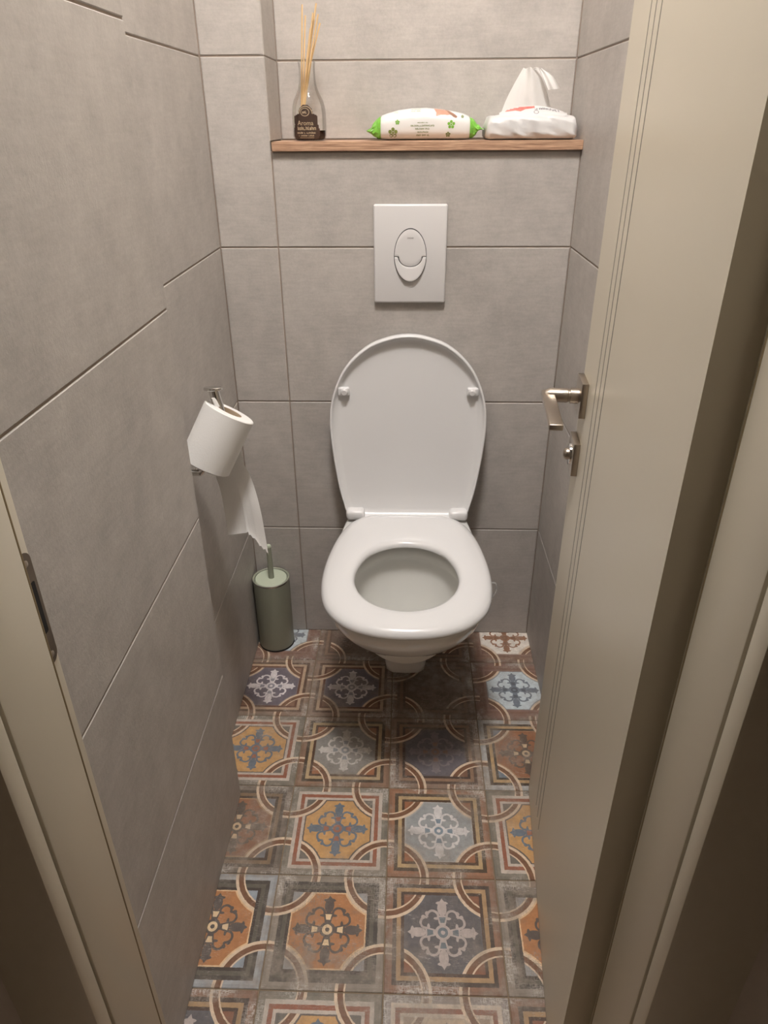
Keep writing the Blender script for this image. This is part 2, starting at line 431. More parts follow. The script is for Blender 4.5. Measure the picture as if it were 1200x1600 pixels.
def glyphs(cx, cz, w, h, seed, skew=0.):
    """a line of print too small to read: strokes of uneven width with word gaps"""
    rnd = random.Random(seed); out = []; x = cx-w/2
    while x < cx+w/2-h*.2:
        cw = h*rnd.uniform(.35, .7)
        if rnd.random() < .14: x += h*.6; continue
        zz = cz + skew*(x-cx)
        st = h*.17; k = rnd.randrange(4)
        hh = h*rnd.choice((.75, .75, 1.))
        out.append([(x, zz-h/2), (x+st, zz-h/2), (x+st, zz-h/2+hh), (x, zz-h/2+hh)])
        if k != 1: out.append([(x+cw-st, zz-h/2), (x+cw, zz-h/2), (x+cw, zz-h/2+h*.72), (x+cw-st, zz-h/2+h*.72)])
        if k in (0, 2, 1): out.append([(x, zz-h/2), (x+cw, zz-h/2), (x+cw, zz-h/2+st), (x, zz-h/2+st)])
        if k in (0, 3): out.append([(x, zz+h*.08), (x+cw, zz+h*.08), (x+cw, zz+h*.08+st), (x, zz+h*.08+st)])
        x += cw + h*.16
    return out
def text_polys(s, size, cx, cz, flip=False, sx=1.):
    cu = bpy.data.curves.new('txt', 'FONT'); cu.body = s; cu.size = size; cu.align_x = 'CENTER'; cu.resolution_u = 2
    o = bpy.data.objects.new('txt', cu); COL.objects.link(o)
    bpy.context.view_layer.update()
    me = bpy.data.meshes.new_from_object(o.evaluated_get(bpy.context.evaluated_depsgraph_get()))
    k = -1 if flip else 1
    out = [[(cx + k*sx*me.vertices[i].co.x, cz + k*(me.vertices[i].co.y-size*.33)) for i in p.vertices] for p in me.polygons]
    bpy.data.objects.remove(o); bpy.data.curves.remove(cu); bpy.data.meshes.remove(me)
    return out

# ------------------------------------------------------------------ the setting
G = .0016                       # grout is recessed by this
def wall_tile(parent, a, b, face, mat, gap=.0014, t=.008, bev=.0012):
    """one flat tile; a,b = corners on the wall plane, face = outward axis, e.g. ('x', +1)"""
    ax = 'xyz'.index(face[0]); s = face[1]
    i, j = [k for k in range(3) if k != ax]
    bm = bmesh.new()
    def ring(d, inset):
        out = []
        for p, q in ((0, 0), (1, 0), (1, 1), (0, 1)):
            co = [0, 0, 0]; co[ax] = a[ax] + s*d
            co[i] = (a[i]+gap+inset, b[i]-gap-inset)[p]; co[j] = (a[j]+gap+inset, b[j]-gap-inset)[q]
            out.append(bm.verts.new(co))
        return out
    r1_, r2_, r3_ = ring(-t, 0), ring(-bev, 0), ring(0, bev)
    for A, B in ((r1_, r2_), (r2_, r3_)):
        for k in range(4): bm.faces.new((A[k], A[(k+1) % 4], B[(k+1) % 4], B[k]))
    bm.faces.new(r3_); bm.faces.new(r1_)
    bmesh.ops.recalc_face_normals(bm, faces=bm.faces)
    return from_bm('tile', bm, mat, parent)

floor = boxes('floor', [((-.47, .40, -.05), (.42, NY+.06, -.0018))], M['floor_grout'])
tag(floor, 'floor of patterned cement-look tiles with thin sandy grout', kind='structure')
TX, TY, TS = -.0281, .6228, .2
MAPT = {0: ['charcoal', 'yellow', 'pale', 'charcoal'],
        1: ['orange2', 'orange', 'charcoal', 'orange'],
        2: ['brown', 'yellow', 'silver', 'yellow'],
        3: ['yellow', 'grey', 'slate', 'brownblue'],
        4: ['plum', 'plum', 'faded', 'sky'],
        5: ['sky', 'faded', 'faded', 'white']}
def floor_tile(ci, ri, matname):
    x0, y0 = TX+TS*(ci-2), TY+TS*(ri-1); x1, y1 = x0+TS, y0+TS
    cx0, cx1, cy0, cy1 = max(x0, XL-.03), min(x1, XR+.03), max(y0, .50), min(y1, D+.01)
    g, e = .0010, .0009; bm = bmesh.new(); uv = bm.loops.layers.uv.new('UVMap')
    rect = lambda k, z: [bm.verts.new(p+(z,)) for p in ((cx0+g+k, cy0+g+k), (cx1-g-k, cy0+g+k), (cx1-g-k, cy1-g-k), (cx0+g+k, cy1-g-k))]
    A, B, Cc = rect(0, -.01), rect(0, -.0010), rect(e, 0)
    for P_, Q_ in ((A, B), (B, Cc)):
        for k in range(4): bm.faces.new((P_[k], P_[(k+1) % 4], Q_[(k+1) % 4], Q_[k]))
    bm.faces.new(Cc)
    for f in bm.faces:
        for l in f.loops: l[uv].uv = ((l.vert.co.x-(x0+x1)/2)/(TS/2), (l.vert.co.y-(y0+y1)/2)/(TS/2))
    return from_bm('tile', bm, TM[matname], floor)
for ri, row in MAPT.items():
    for ci, nm in enumerate(row): floor_tile(ci, ri, nm)

wl = boxes('wall_left', [((-.47, YN-.01, -.01), (XL-G, NY+.06, CEIL)), ((-.47, .505, -.01), (XN-G, YN-G, CEIL))], M['grout'])
tag(wl, 'left wall of large grey concrete-look tiles with a projecting near part', kind='structure')
for z0, z1 in zip(ZJ, ZJ[1:]):
    wall_tile(wl, (XL, YN, z0), (XL, D, z1), ('x', 1), M['tile'])
    wall_tile(wl, (XN, .5108, z0), (XN, YN, z1), ('x', 1), M['tile'], gap=.0014)
    wall_tile(wl, (XL, YN, z0), (XN, YN, z1), ('y', 1), M['tile'], t=.002, bev=.0006)
wr = boxes('wall_right', [((XR+G, .505, -.01), (.42, NY+.06, CEIL))], M['grout'])
tag(wr, 'right wall of large grey concrete-look tiles behind the open door', kind='structure')
for z0, z1 in zip(ZJ, ZJ[1:]):
    wall_tile(wr, (XR, .508, z0), (XR, D if z1 < 1.1 else NY, z1), ('x', 1 if False else -1), M['tile'])
wb = boxes('wall_back', [((XL-.02, D+G, -.01), (XR+.02, NY+.05, SH0)), ((XL-.02, D+G, SH0), (XS-G, NY+.05, CEIL)), ((XS-G, NY+G, SH0), (XR+.02, NY+.06, CEIL))], M['grout'])
tag(wb, 'back wall of grey tiles with a recessed niche above the cistern', kind='structure')
for k, (z0, z1) in enumerate(zip(ZJ, ZJ[1:])):
    wall_tile(wb, (XL, D, z0), (XS, D, z1), ('y', -1), M['tile'])
    if z1 < 1.1: wall_tile(wb, (XS, D, z0), (XR, D, z1), ('y', -1), M['tile'])
    if z0 < SH0 < z1: wall_tile(wb, (XS, D, z0), (XR, D, SH0-.001), ('y', -1), M['tile'])
    if z1 > SH1:
        zz = max(z0, SH1)
        wall_tile(wb, (XS, NY, zz), (XR, NY, z1), ('y', -1), M['tile'])
        wall_tile(wb, (XS, D, zz), (XS, NY, z1), ('x', 1), M['tile'], gap=.0008)
ceil = boxes('ceiling', [((-.47, .38, CEIL), (.42, NY+.06, CEIL+.05))], M['ceil'])
tag(ceil, 'plain white ceiling', kind='structure')

# hallway the photograph is taken from
FX0, FX1 = -.318, .245          # clear opening between the stops
wf = boxes('wall_front', [((-1.0, .392, -.02), (FX0-.03, .505, CEIL)), ((FX1+.03, .392, -.02), (1.0, .505, CEIL)), ((FX0-.03, .392, 2.02), (FX1+.03, .505, CEIL))], M['hall'])
tag(wf, 'hallway wall around the door opening', kind='structure')
tag(boxes('floor_hall', [((-1.0, -.9, -.05), (1.0, .40, -.002))], M['hallfloor']), 'dark hallway floor before the door', kind='structure')
tag(boxes('wall_hall_back', [((-1.0, -.95, -.05), (1.0, -.9, CEIL))], M['hall']), 'hallway wall behind the viewer', kind='structure')
tag(boxes('wall_hall_left', [((-1.05, -.95, -.05), (-1.0, .505, CEIL))], M['hall']), 'left end wall of the hallway', kind='structure')
tag(boxes('wall_hall_right', [((1.0, -.95, -.05), (1.05, .505, CEIL))], M['hall']), 'right end wall of the hallway', kind='structure')
tag(boxes('ceiling_hall', [((-1.05, -.95, CEIL), (1.05, .38, CEIL+.05))], M['ceil']), 'white hallway ceiling', kind='structure')

# door frame: rebated jambs, stops, rubber seal, architraves
fr = empty('trim_1', (-.04, .45, 0)); tag(fr, 'cream door frame with rebate, rubber seal and narrow architraves', kind='structure')
TOP = 1.98
for side, xs, s in (('l', FX0, 1), ('r', FX1, -1)):
    X = lambda d: xs + s*d            # d > 0 goes into the opening
    def fb(name, d0, d1, y0, y1, z0, z1, mat, bev=0., par=None):
        a, b = sorted((X(d0), X(d1)))
        return box(name, (a, y0, z0), (b, y1, z1), mat, par if par else fr, bev)
    yb = .4885                          # where the stop ends and the rebate starts
    fb('jamb', -.032, -.007, yb-.02, .5105, 0, TOP+.03, M['cream'], .0015)
    fb('stop', -.032, 0, .4085, yb, 0, TOP, M['cream'], .002)
    fb('seal', -.0065, -.0005, yb+.0003, yb+.0032, .01, TOP, M['gasket'], .0015)
    fb('architrave', -.084, -.0005, .384, .4065, 0, TOP+.06, M['cream'], .004)
box('head_jamb', (FX0-.03, .4685, TOP), (FX1+.03, .5085, TOP+.03), M['cream'], fr, .0015)
box('head_stop', (FX0-.03, .4085, TOP-.012), (FX1+.03, .4685, TOP+.02), M['cream'], fr, .002)
box('architrave', (FX0-.08, .384, TOP), (FX1+.08, .4065, TOP+.075), M['cream'], fr, .004)
# strike plate on the left rebate
sxp = FX0-.007
def rounded_plate(name, cy, cz, w, h, x0, x1, mat, parent, n=8, r=None, hole=None):
    r = r or w/2; pts = []
    for ccy, ccz, a0 in ((cy+w/2-r, cz+h/2-r, 0), (cy-w/2+r, cz+h/2-r, 90), (cy-w/2+r, cz-h/2+r, 180), (cy+w/2-r, cz-h/2+r, 270)):
        for k in range(n+1):
            a = math.radians(a0+90*k/n); pts.append((ccy+r*math.cos(a), ccz+r*math.sin(a)))
    return loft(name, [[(x0, p[0], p[1]) for p in pts], [(x1, p[0], p[1]) for p in pts]], mat, parent, sharp=30)
sp_ = rounded_plate('strike_plate', .4990, .846, .020, .118, sxp-.001, sxp+.0012, M['darksteel'], fr)
sp_['label'] = 'dull steel strike plate with a dark slot'
rounded_plate('latch_slot', .4975, .848, .0135, .055, sxp+.0011, sxp+.0016, M['black'], sp_, r=.002)
for zz in (.895, .797):
    lathe('screw', [(0, .0018), (.0022, .0016), (.0035, .0006), (.0035, 0)], M['steel'], sp_, (sxp+.001, .4990, zz), 14, Matrix(((0, 0, 1), (0, 1, 0), (-1, 0, 0))))

# ------------------------------------------------------------------ open door leaf
PF = Vector((.2623, 1.0245, 0)); PH = Vector((.2187, .5087, 0))
du = (PH-PF).normalized(); dn = Vector((du.y, -du.x, 0))    # du: free edge -> hinge edge; dn: out of the visible face
if dn.x > 0: dn = -dn
DW = (PH-PF).length; DT = .040
DM = Matrix(((du.x, dn.x, 0, PF.x), (du.y, dn.y, 0, PF.y), (0, 0, 1, 0), (0, 0, 0, 1)))     # local (s, off, z)
door = empty('door_1', ((PH+PF)*.5)); tag(door, 'cream door leaf standing open on the right with three vertical grooves', kind='structure')
GR = (.1075, .1345, .161); GW, GD = .0046, .0016
prof = [(0, -DT), (0, 0)]
for g in GR: prof += [(g-GW/2, 0), (g-GW/2, -GD), (g+GW/2, -GD), (g+GW/2, 0)]
prof += [(DW, 0), (DW, -DT)]
bm = bmesh.new()
def prism(z0, z1, pr):
    A = [bm.verts.new(DM @ Vector((s, o_, z0))) for s, o_ in pr]; B = [bm.verts.new(DM @ Vector((s, o_, z1))) for s, o_ in pr]
    for i in range(len(pr)): bm.faces.new((A[i], A[(i+1) % len(pr)], B[(i+1) % len(pr)], B[i]))
    bm.faces.new(A); bm.faces.new(B)
prism(.085, 1.87, prof); prism(.006, .085, [(0, -DT), (0, 0), (DW, 0), (DW, -DT)]); prism(1.87, 1.975, [(0, -DT), (0, 0), (DW, 0), (DW, -DT)])
bmesh.ops.recalc_face_normals(bm, faces=bm.faces)
from_bm('leaf', bm, M['cream'], door)
for g in GR:
    box('groove_shade', (g-GW/2, -GD, .086), (g+GW/2, -.0004, 1.869), M['grooveshade'], door, mat4=DM)  # dark strip filling each groove, stands in for the shade in it
for zz in (.28, 1.68):
    lathe('hinge', [(0, 0), (.007, 0), (.007, .09), (0, .09)], M['steel'], door, DM @ Vector((DW+.002, -DT-.004, zz)), 16)
# lever handle
hd = box('handle_rose', (.004, 0, .8465), (.056, .0095, .8985), M['steel'], door, .0012, mat4=DM); hd['label'] = 'brushed steel lever handle'
NF = Matrix(((du.x, 0, dn.x), (du.y, 0, dn.y), (0, 1, 0)))     # lathe axis out of the door
HC = (.030, .8725)
lathe('neck', [(0, .0), (.0115, .0), (.0115, .0135), (.0095, .0140), (.0095, .016), (.0105, .017), (.0105, .043), (.007, .050), (0, .050)], M['steel'], hd, DM @ Vector((HC[0], .008, HC[1])), 28, NF)
bm = bmesh.new(); bm_box(bm, (.019, .043, .8665), (.155, .062, .8755), .0022, 3)
for v in bm.verts:
    s = v.co.x
    if s < .06: v.co.z += (.06-s)*.03
    v.co = DM @ v.co
from_bm('lever', bm, M['steel'], hd, True, 50)
lk = box('lock_rose', (.002, 0, .7535), (.054, .0095, .8055), M['steel'], door, .0012, mat4=DM); lk['label'] = 'square steel privacy lock rose with turn knob'
lathe('collar', [(0, 0), (.017, 0), (.0165, .003), (.011, .0035), (0, .0035)], M['chrome'], lk, DM @ Vector((.028, .0093, .7795)), 28, NF)
lathe('turn_knob', [(0, .0085), (.005, .008), (.008, .006), (.0092, .003), (.0092, 0), (0, 0)], M['steel'], lk, DM @ Vector((.028, .0125, .7795)), 24, NF)

# ------------------------------------------------------------------ ceiling lamp (above the frame of the photograph, lights the room)
lamp = empty('ceiling_lamp', LAMP_POS)
tag(lamp, 'flat round opal ceiling lamp above the doorway side of the room', 'lamp')
lathe('base', [(0, .04), (.14, .04), (.14, .02), (.132, .012), (0, .012)], M['plastic'], lamp, LAMP_POS)
lathe('shade', [(.13, .014), (.13, .001), (.128, 0), (0, 0)], M['lamp'], lamp, LAMP_POS)

# ------------------------------------------------------------------ toilet
CX = .004
wc = empty('toilet', (CX, D, 0)); tag(wc, 'white wall-hung toilet with its lid raised against the tiles', 'toilet')
N = 96
def bowl_outline(yf, hw, yb=D, backw=.80):
    yc = yf + .17*(hw/.166)**.6; yc = min(yc, yb-.05)
    half = []
    for k in range(13):
        a = math.pi/2*k/12; half.append((hw*math.sin(a)**.92, yc - (yc-yf)*math.cos(a)))
    for k in range(1, 8):
        t = k/7; half.append((hw*(1-(1-backw)*t*t), yc+(yb-yc)*t))
    half.append((0, yb))
    return mirrored(half, CX)
levels = [(.3885, 1.052, .160), (.386, 1.046, .1645), (.372, 1.044, .166), (.345, 1.052, .1655), (.315, 1.072, .160), (.285, 1.102, .151), (.255, 1.138, .138), (.225, 1.178, .119),
          (.195, 1.214, .098), (.165, 1.250, .080), (.14, 1.278, .068), (.124, 1.298, .060), (.116, 1.315, .050)]
rings = []
for z, yf, hw in levels:
    o_ = bowl_outline(yf, hw); c_ = (CX, max(1.21, (yf+D)/2))
    rings.append([(p.x, p.y, z) for p in polar(o_, c_, N)])
# inner bowl
inner = [(.3885, 1.222, .120, .143), (.383, 1.222, .114, .136), (.362, 1.222, .113, .135), (.355, 1.222, .120, .143), (.345, 1.222, .123, .147), (.33, 1.222, .121, .145), (.29, 1.225, .110, .132),
         (.25, 1.235, .092, .110), (.215, 1.25, .070, .082), (.185, 1.27, .052, .058), (.16, 1.285, .038, .040)]
irings = [[(CX+rx*math.cos(2*math.pi*k/N-math.pi/2), cy+ry*math.sin(2*math.pi*k/N-math.pi/2), z) for k in range(N)] for z, cy, rx, ry in inner]
loft('bowl', irings[:1] + rings, M['ceramic'], wc, close0=False, sharp=75)
loft('basin', irings, M['bowlin'], wc, close0=False, sharp=75)
ft = []
for z, hw, yf in ((.150, .062, 1.27), (.120, .054, 1.292), (.085, .051, 1.298), (.068, .049, 1.301), (.0635, .045, 1.306)):
    half = [(0, yf), (hw*.6, yf+.002), (hw*.9, yf+.012), (hw, yf+.035), (hw, D-.03), (hw, D), (0, D)]
    ft.append([(p.x, p.y, z) for p in polar(mirrored(half, CX), (CX, 1.40), 64)])
loft('trap_foot', ft, M['ceramic'], wc, sharp=50)
lathe('water', [(0, 0), (.058, 0)], M['water'], wc, (CX, 1.265, .200), 40)
# seat ring
SO = mirrored([(0, 1.024), (.06, 1.031), (.112, 1.054), (.148, 1.092), (.166, 1.135), (.174, 1.195), (.1725, 1.265), (.162, 1.345), (.147, 1.405), (.128, 1.447), (.105, 1.470), (.088, 1.4765), (.045, 1.478), (0, 1.478)], CX)
SI = mirrored([(0, 1.094), (.053, 1.109), (.089, 1.146), (.1058, 1.196), (.101, 1.25), (.079, 1.302), (.042, 1.331), (0, 1.340)], CX)
so = polar(catmull(SO, 8), (CX, 1.215), N); si = polar(catmull(SI, 8), (CX, 1.215), N)
prof = [(0., .3965), (-.0, .402), (.04, .4075), (.12, .4105), (.3, .4125), (.55, .4125), (.8, .4105), (.93, .406), (.99, .400), (1., .3945), (.985, .391), (.9, .3905), (.1, .3925)]
srings = [[(si[k].lerp(so[k], t).x, si[k].lerp(so[k], t).y, z) for k in range(N)] for t, z in prof]
srings.append(srings[0])
bm = bmesh.new(); R = [[bm.verts.new(p) for p in r] for r in srings[:-1]]; R.append(R[0])
for A, B in zip(R, R[1:]):
    for i in range(N): bm.faces.new((A[i], A[(i+1) % N], B[(i+1) % N], B[i]))
bmesh.ops.recalc_face_normals(bm, faces=bm.faces)
from_bm('seat', bm, M['plastic'], wc, True, 70)
# lid: shallow tray standing up, lip towards the viewer
LO = mirrored([(0, .394), (.08, .394), (.128, .396), (.1425, .405), (.150, .43), (.1605, .475), (.172, .556), (.1765, .628), (.168, .69), (.139, .752), (.091, .797), (.041, .817), (0, .8225)], CX)
lo = polar(catmull(LO, 8), (CX, .60), N)
yl = lambda z: 1.474 + .09*(z-.40)
def lring(s, dy, pull=0.):
    out = []
    for p in lo:
        c = Vector((CX, .60)); d = (p-c); q_ = c + d*(1 - s/d.length)
        out.append((q_.x, yl(q_.y)+dy, q_.y))
    return out
lrings = [lring(.006, .026), lring(.001, .022), lring(0, .014), lring(0, .004), lring(.0012, .0008), lring(.003, 0), lring(.0048, .0010), lring(.0062, .005), lring(.012, .013), lring(.022, .0155), lring(.05, .0165), lring(.11, .0172)]
lid = loft('lid', lrings, M['plastic'], wc, sharp=80)
YF = Matrix(((1, 0, 0), (0, 0, -1), (0, 1, 0)))               # lathe axis towards the viewer
for sx_ in (-1, 1):
    x = CX + sx_*.1415; z = .698
    b_ = box('bumper', (x-.011 if sx_ > 0 else x-.016, yl(z)+.005, z-.010), (x+.016 if sx_ > 0 else x+.011, yl(z)+.016, z+.010), M['plastic'], lid, .004, 3)
    lathe('rubber_pad', [(0, .0075), (.0055, .0075), (.0078, .0055), (.008, 0), (0, 0)], M['plastic2'], b_, (x, yl(z)+.006, z), 24, YF)
for sx_ in (-1, 1):
    x = CX + sx_*.122
    bm = bmesh.new(); bm_box(bm, (x-.022, 1.462, .394), (x+.022, 1.492, .4185), .0085, 4)
    hg = from_bm('hinge', bm, M['plastic'], wc, True, 60)
    lathe('hinge_pin', [(0, -.01), (.009, -.01), (.009, .012), (0, .012)], M['plastic'], wc, (CX+sx_*.118, 1.482, .3865), 20)
# hanger of a rim freshener hooked over the rim on the right
pts = [at_y(*p, 1.24) for p in ((764, 915), (768, 911), (773, 911), (776, 916), (775, 924), (770, 932), (765, 939), (763, 945))]
fh = tube('freshener_hanger', catmull(pts, 5, False), .0016, M['clearfilm'], None, 8)
tag(fh, 'thin clear plastic hook curling out beside the toilet rim', 'hook')

# ------------------------------------------------------------------ flush plate
fp = empty('flush_plate', (.0055, D, .983)); tag(fp, 'white flush plate with an oval two-part button above the toilet', 'flush plate')
px0, px1, pz0, pz1 = -.0695, .0795, .8865, 1.0795
box('plate', (px0, D-.0115, pz0), (px1, D-.0005, pz1), M['plastic2'], fp, .0042, 4)
ox, oz, oa, ob = .0055, .9815, .0335, .0535
def oval_pts(k, n=72, a0=0, a1=360):
    out = []
    for i in range(n+1):
        a = math.radians(a0+(a1-a0)*i/n); out.append((ox+oa*k*math.cos(a), oz+ob*k*math.sin(a)*(1.0 if math.sin(a) > 0 else .96)))
    return out
yq = D-.0115
op = oval_pts(1.0)[:-1]
loft('button_gap', [[(x, yq+.001, z) for x, z in op], [(x, yq-.0006, z) for x, z in op]], M['black'], fp, sharp=30)
k_ = .966; cut_r, cut_h, cutz = .0238, .0195, oz-.0006; gapw = .0013
def oval_z(x, s_):
    t = max(0., 1-((x-ox)/(oa*k_))**2); return oz + s_*ob*k_*math.sqrt(t)*(1. if s_ > 0 else .96)
def seam(x, drop):
    d = abs(x-ox); r_ = cut_r + (drop if drop > 0 else 0)
    return cutz - drop - (cut_h*math.sqrt(max(0., 1-(d/r_)**2)) if d < r_ else 0.)
def button(name, xs_, lo_f, hi_f, hgt):
    nz = 12; bm = bmesh.new(); cols = []
    n = len(xs_)
    for i, x in enumerate(xs_):
        z0, z1 = lo_f(x), hi_f(x); z1 = max(z1, z0+1e-5); col = []
        for j in range(nz+1):
            z = z0+(z1-z0)*j/nz
            drop = .0009 if (j in (0, nz) or i in (0, n-1)) else 0.
            col.append(bm.verts.new((x, yq-hgt(x, z)+drop, z)))
        cols.append((col, bm.verts.new((x, yq-.0002, z0)), bm.verts.new((x, yq-.0002, z1))))
    for (A, a0, a1), (B, b0, b1) in zip(cols, cols[1:]):
        for j in range(nz): bm.faces.new((A[j], B[j], B[j+1], A[j+1]))
        bm.faces.new((a0, b0, B[0], A[0])); bm.faces.new((A[nz], B[nz], b1, a1))
    bmesh.ops.recalc_face_normals(bm, faces=bm.faces)
    return from_bm(name, bm, M['plastic2'], fp, True, 50)
NB = 72
xs_ = [ox - oa*k_*math.cos(math.pi*i/NB) for i in range(NB+1)]
button('full_flush_button', xs_, lambda x: min(seam(x, 0.), oval_z(x, 1)), lambda x: max(oval_z(x, 1), cutz), lambda x, z: .0032 + .0016*math.sqrt(max(0., 1-((x-ox)/oa)**2-((z-oz)/ob)**2)))
button('half_flush_button', xs_, lambda x: min(oval_z(x, -1), cutz-gapw-.0002), lambda x: seam(x, gapw), lambda x, z: .0034 + .0050*max(0., min(1., (oz-z)/ob*1.05))**1.2*math.sqrt(max(.05, 1-((x-ox)/oa)**2)))
bm = bmesh.new()
for poly in text_polys('GROHE', .0040, ox-.0002, 1.0168): bm.faces.new([bm.verts.new((x, yq-.0052, z)) for x, z in poly])
from_bm('maker_mark', bm, M['logo'], fp)

# ------------------------------------------------------------------ shelf and what stands on it
sh = box('wooden_shelf', (XS+.003, D-.010, SH0), (XR-.0005, NY-.001, SH1), M['wood'], None, .0006, 1)
tag(sh, 'slim wooden shelf board along the bottom of the wall niche', 'shelf')

# reed diffuser
BX, BY, BZ = -.1972, D+.055, SH1
bt = empty('diffuser_bottle', (BX, BY, BZ)); tag(bt, 'clear glass diffuser bottle with a dark ornate label and dark oil', 'bottle')
bp = [(0, .0005), (.027, .0005), (.0312, .003), (.0332, .009), (.0333, .030), (.0330, .048), (.0318, .060), (.0288, .070), (.0240, .079), (.0192, .089), (.0166, .099), (.0156, .110), (.0154, .122), (.0160, .130), (.0168, .1335), (.0160, .136), (.0148, .1365)]
gb = lathe('glass', bp, M['glass'], bt, (BX, BY, BZ), 48)
lathe('oil', [(0, .0018), (.026, .0018), (.0295, .004), (.0312, .010), (.0312, .0185), (0, .0185)], M['liquid'], bt, (BX, BY, BZ), 40)
bvb = bvh_of(gb)
def lab(x, z):
    dx = abs(x-(BX-.003))/.0255; h = (z-(SH1+.003))/.060
    if h < 0 or h > 1: return False
    if h < .12: w = .86+.14*h/.12
    elif h < .30: w = 1.0
    elif h < .45: w = 1-.12*(h-.30)/.15
    elif h < .68: w = .90
    elif h < .74: w = .90-.36*((h-.68)/.06)
    else: w = .54*math.sqrt(max(0, 1-((h-.74)/.26)**2))
    return dx < w
lb = drape('label', fill_shape(lab, BX-.030, BX+.026, SH1+.002, SH1+.064, 34, 40), bvb, M['label'], bt, .0009); lb['label'] = 'dark ornate label reading Aroma'
bm = bmesh.new(); bvl = bvb
pol = text_polys('Aroma', .0112, BX-.004, SH1+.0315, sx=1.0)
pol += glyphs(BX-.003, SH1+.0225, .034, .0062, 3) + glyphs(BX-.003, SH1+.0150, .036, .0036, 5) + glyphs(BX-.003, SH1+.0100, .030, .0030, 8) + glyphs(BX-.004, SH1+.050, .010, .0045, 12)
pol += cells(BX-.016, BX+.012, SH1+.0058, SH1+.0066, 6, 1)
for a in range(0, 180, 9):
    for r_ in (.0145,):
        a0, a1 = math.radians(a), math.radians(a+9)
        f_ = lambda aa, rr: (BX-.003+rr*math.cos(aa), SH1+.047+rr*1.03*math.sin(aa)*.95)
        pol.append([f_(a0, .0125), f_(a1, .0125), f_(a1, .0136), f_(a0, .0136)])
for a in range(0, 360, 15):
    a0, a1 = math.radians(a), math.radians(a+15); f_ = lambda aa, rr: (BX-.004+rr*1.25*math.cos(aa), SH1+.050+rr*math.sin(aa))
    pol.append([f_(a0, .0062), f_(a1, .0062), f_(a1, .0070), f_(a0, .0070)])
drape('lettering', pol, bvb, M['gold'], lb, .0013)
reed_px = [((472, 7), 'leftmost bamboo reed in the diffuser bottle, leaning slightly left'),
           ((477, 24), 'short bamboo reed second from left in the diffuser bottle'),
           ((485, 44), 'shortest bamboo reed in the middle of the diffuser bottle'),
           ((489, 20), 'bamboo reed in the diffuser bottle just left of the tallest right one'),
           ((494, 5), 'tallest bamboo reed of the right-hand bunch in the diffuser bottle'),
           ((497, 22), 'bamboo reed right of the tallest one in the diffuser bottle'),
           ((500, 36), 'rightmost bamboo reed in the diffuser bottle, leaning right')]
foot = [(-.004, -.010), (.003, .004), (-.007, .006), (.005, -.006), (-.009, .002), (-.012, -.004), (-.002, .010)]
mouth = [(-.0085, -.003), (-.005, .003), (.000, .006), (.0025, -.003), (.0035, .002), (.0075, -.001), (.0085, .004)]
for (p, l), (fx, fy), (mx, my) in zip(reed_px, foot, mouth):
    yt = BY + my*2.2; top = at_y(p[0], p[1], yt)
    mid = Vector((BX+mx, BY+my, BZ+.136)); d = (mid-top); k = (top.z-(BZ+.016))/(top.z-mid.z); bot = top + d*k
    lim = .018; off = Vector((bot.x-BX, bot.y-BY)); 
    if off.length > lim: off = off*(lim/off.length)
    bot = Vector((BX+off.x, BY+off.y, BZ+.016))
    rd = tube('reed_stick', [bot, mid, top], .00155, M['reed'], None, 8)
    tag(rd, l, 'reed', 'reeds in the diffuser bottle')

# wet wipes pack -------------------------------------------------------------
wy = D+.075; wz = SH1
wp = empty('wet_wipes_pack', (.032, wy, wz)); tag(wp, 'white soft pack of wet wipes with green ends and flower print', 'wipes pack')
def wipe_ring(x, h, wd, zc, n=40, tip=0.):
    out = []
    for k in range(n):
        a = 2*math.pi*k/n; c, s = math.cos(a), math.sin(a)
        y = wy + wd*math.copysign(abs(c)**.55, c)
        z = math.copysign(abs(s)**.62, s)
        if z > 0: zz = zc + h*.58*2*z*.5*1.25*(1-.06*abs(c)**3)
        else: zz = zc + h*.5*z*1.0
        out.append((x, y, zz))
    zmin = min(p[2] for p in out)
    return out
def wr_(x, zlo, zhi, wd, n=44):
    out = []
    for k in range(n):
        a = 2*math.pi*k/n; c, s = math.cos(a), math.sin(a)
        y = wy + wd*math.copysign(abs(c)**.5, c)*(1 - .10*max(0, s)**2); zz = (zlo+zhi)/2 + (zhi-zlo)/2*math.copysign(abs(s)**.72, s)
        out.append((x, y, zz))
    return out
st = [(-.0565, .0030, .0405, .036), (-.053, .0012, .0440, .040), (-.042, .0004, .0475, .042), (-.020, .0004, .0530, .043), (.005, .0004, .0560, .043), (.035, .0004, .0565, .043), (.065, .0004, .0540, .043), (.090, .0004, .0500, .042), (.106, .0006, .0465, .041), (.117, .0014, .0425, .039), (.121, .003, .0385, .035)]
body = loft('wrapper', [wr_(x, wz+a, wz+b, w) for x, a, b, w in st], M['film'], wp, sharp=80)
rnd = random.Random(4)
def end_seal(x0, sgn, rows):
    rr = []
    for i, (dx, zl, zh, w) in enumerate(rows):
        ring = wr_(x0+sgn*dx, wz+zl, wz+zh, w, 18); j = min(1., i/2)
        rr.append([(x+sgn*rnd.uniform(-.0022, .0022)*j, y+rnd.uniform(-.002, .002)*j, max(wz+.0006, z+rnd.uniform(-.0022, .0022)*j)) for x, y, z in ring])
    o = loft('end_seal', rr, M['green'], wp, sharp=20, smooth=False); o['label'] = 'crinkled green end seal'
end_seal(-.0555, -1, [(0, .002, .0425, .0375), (.0045, .0022, .0405, .0365), (.009, .0050, .0350, .036), (.0135, .0085, .0290, .036), (.0185, .0120, .0225, .036), (.0235, .0150, .0178, .037), (.0262, .0150, .0165, .0375)])
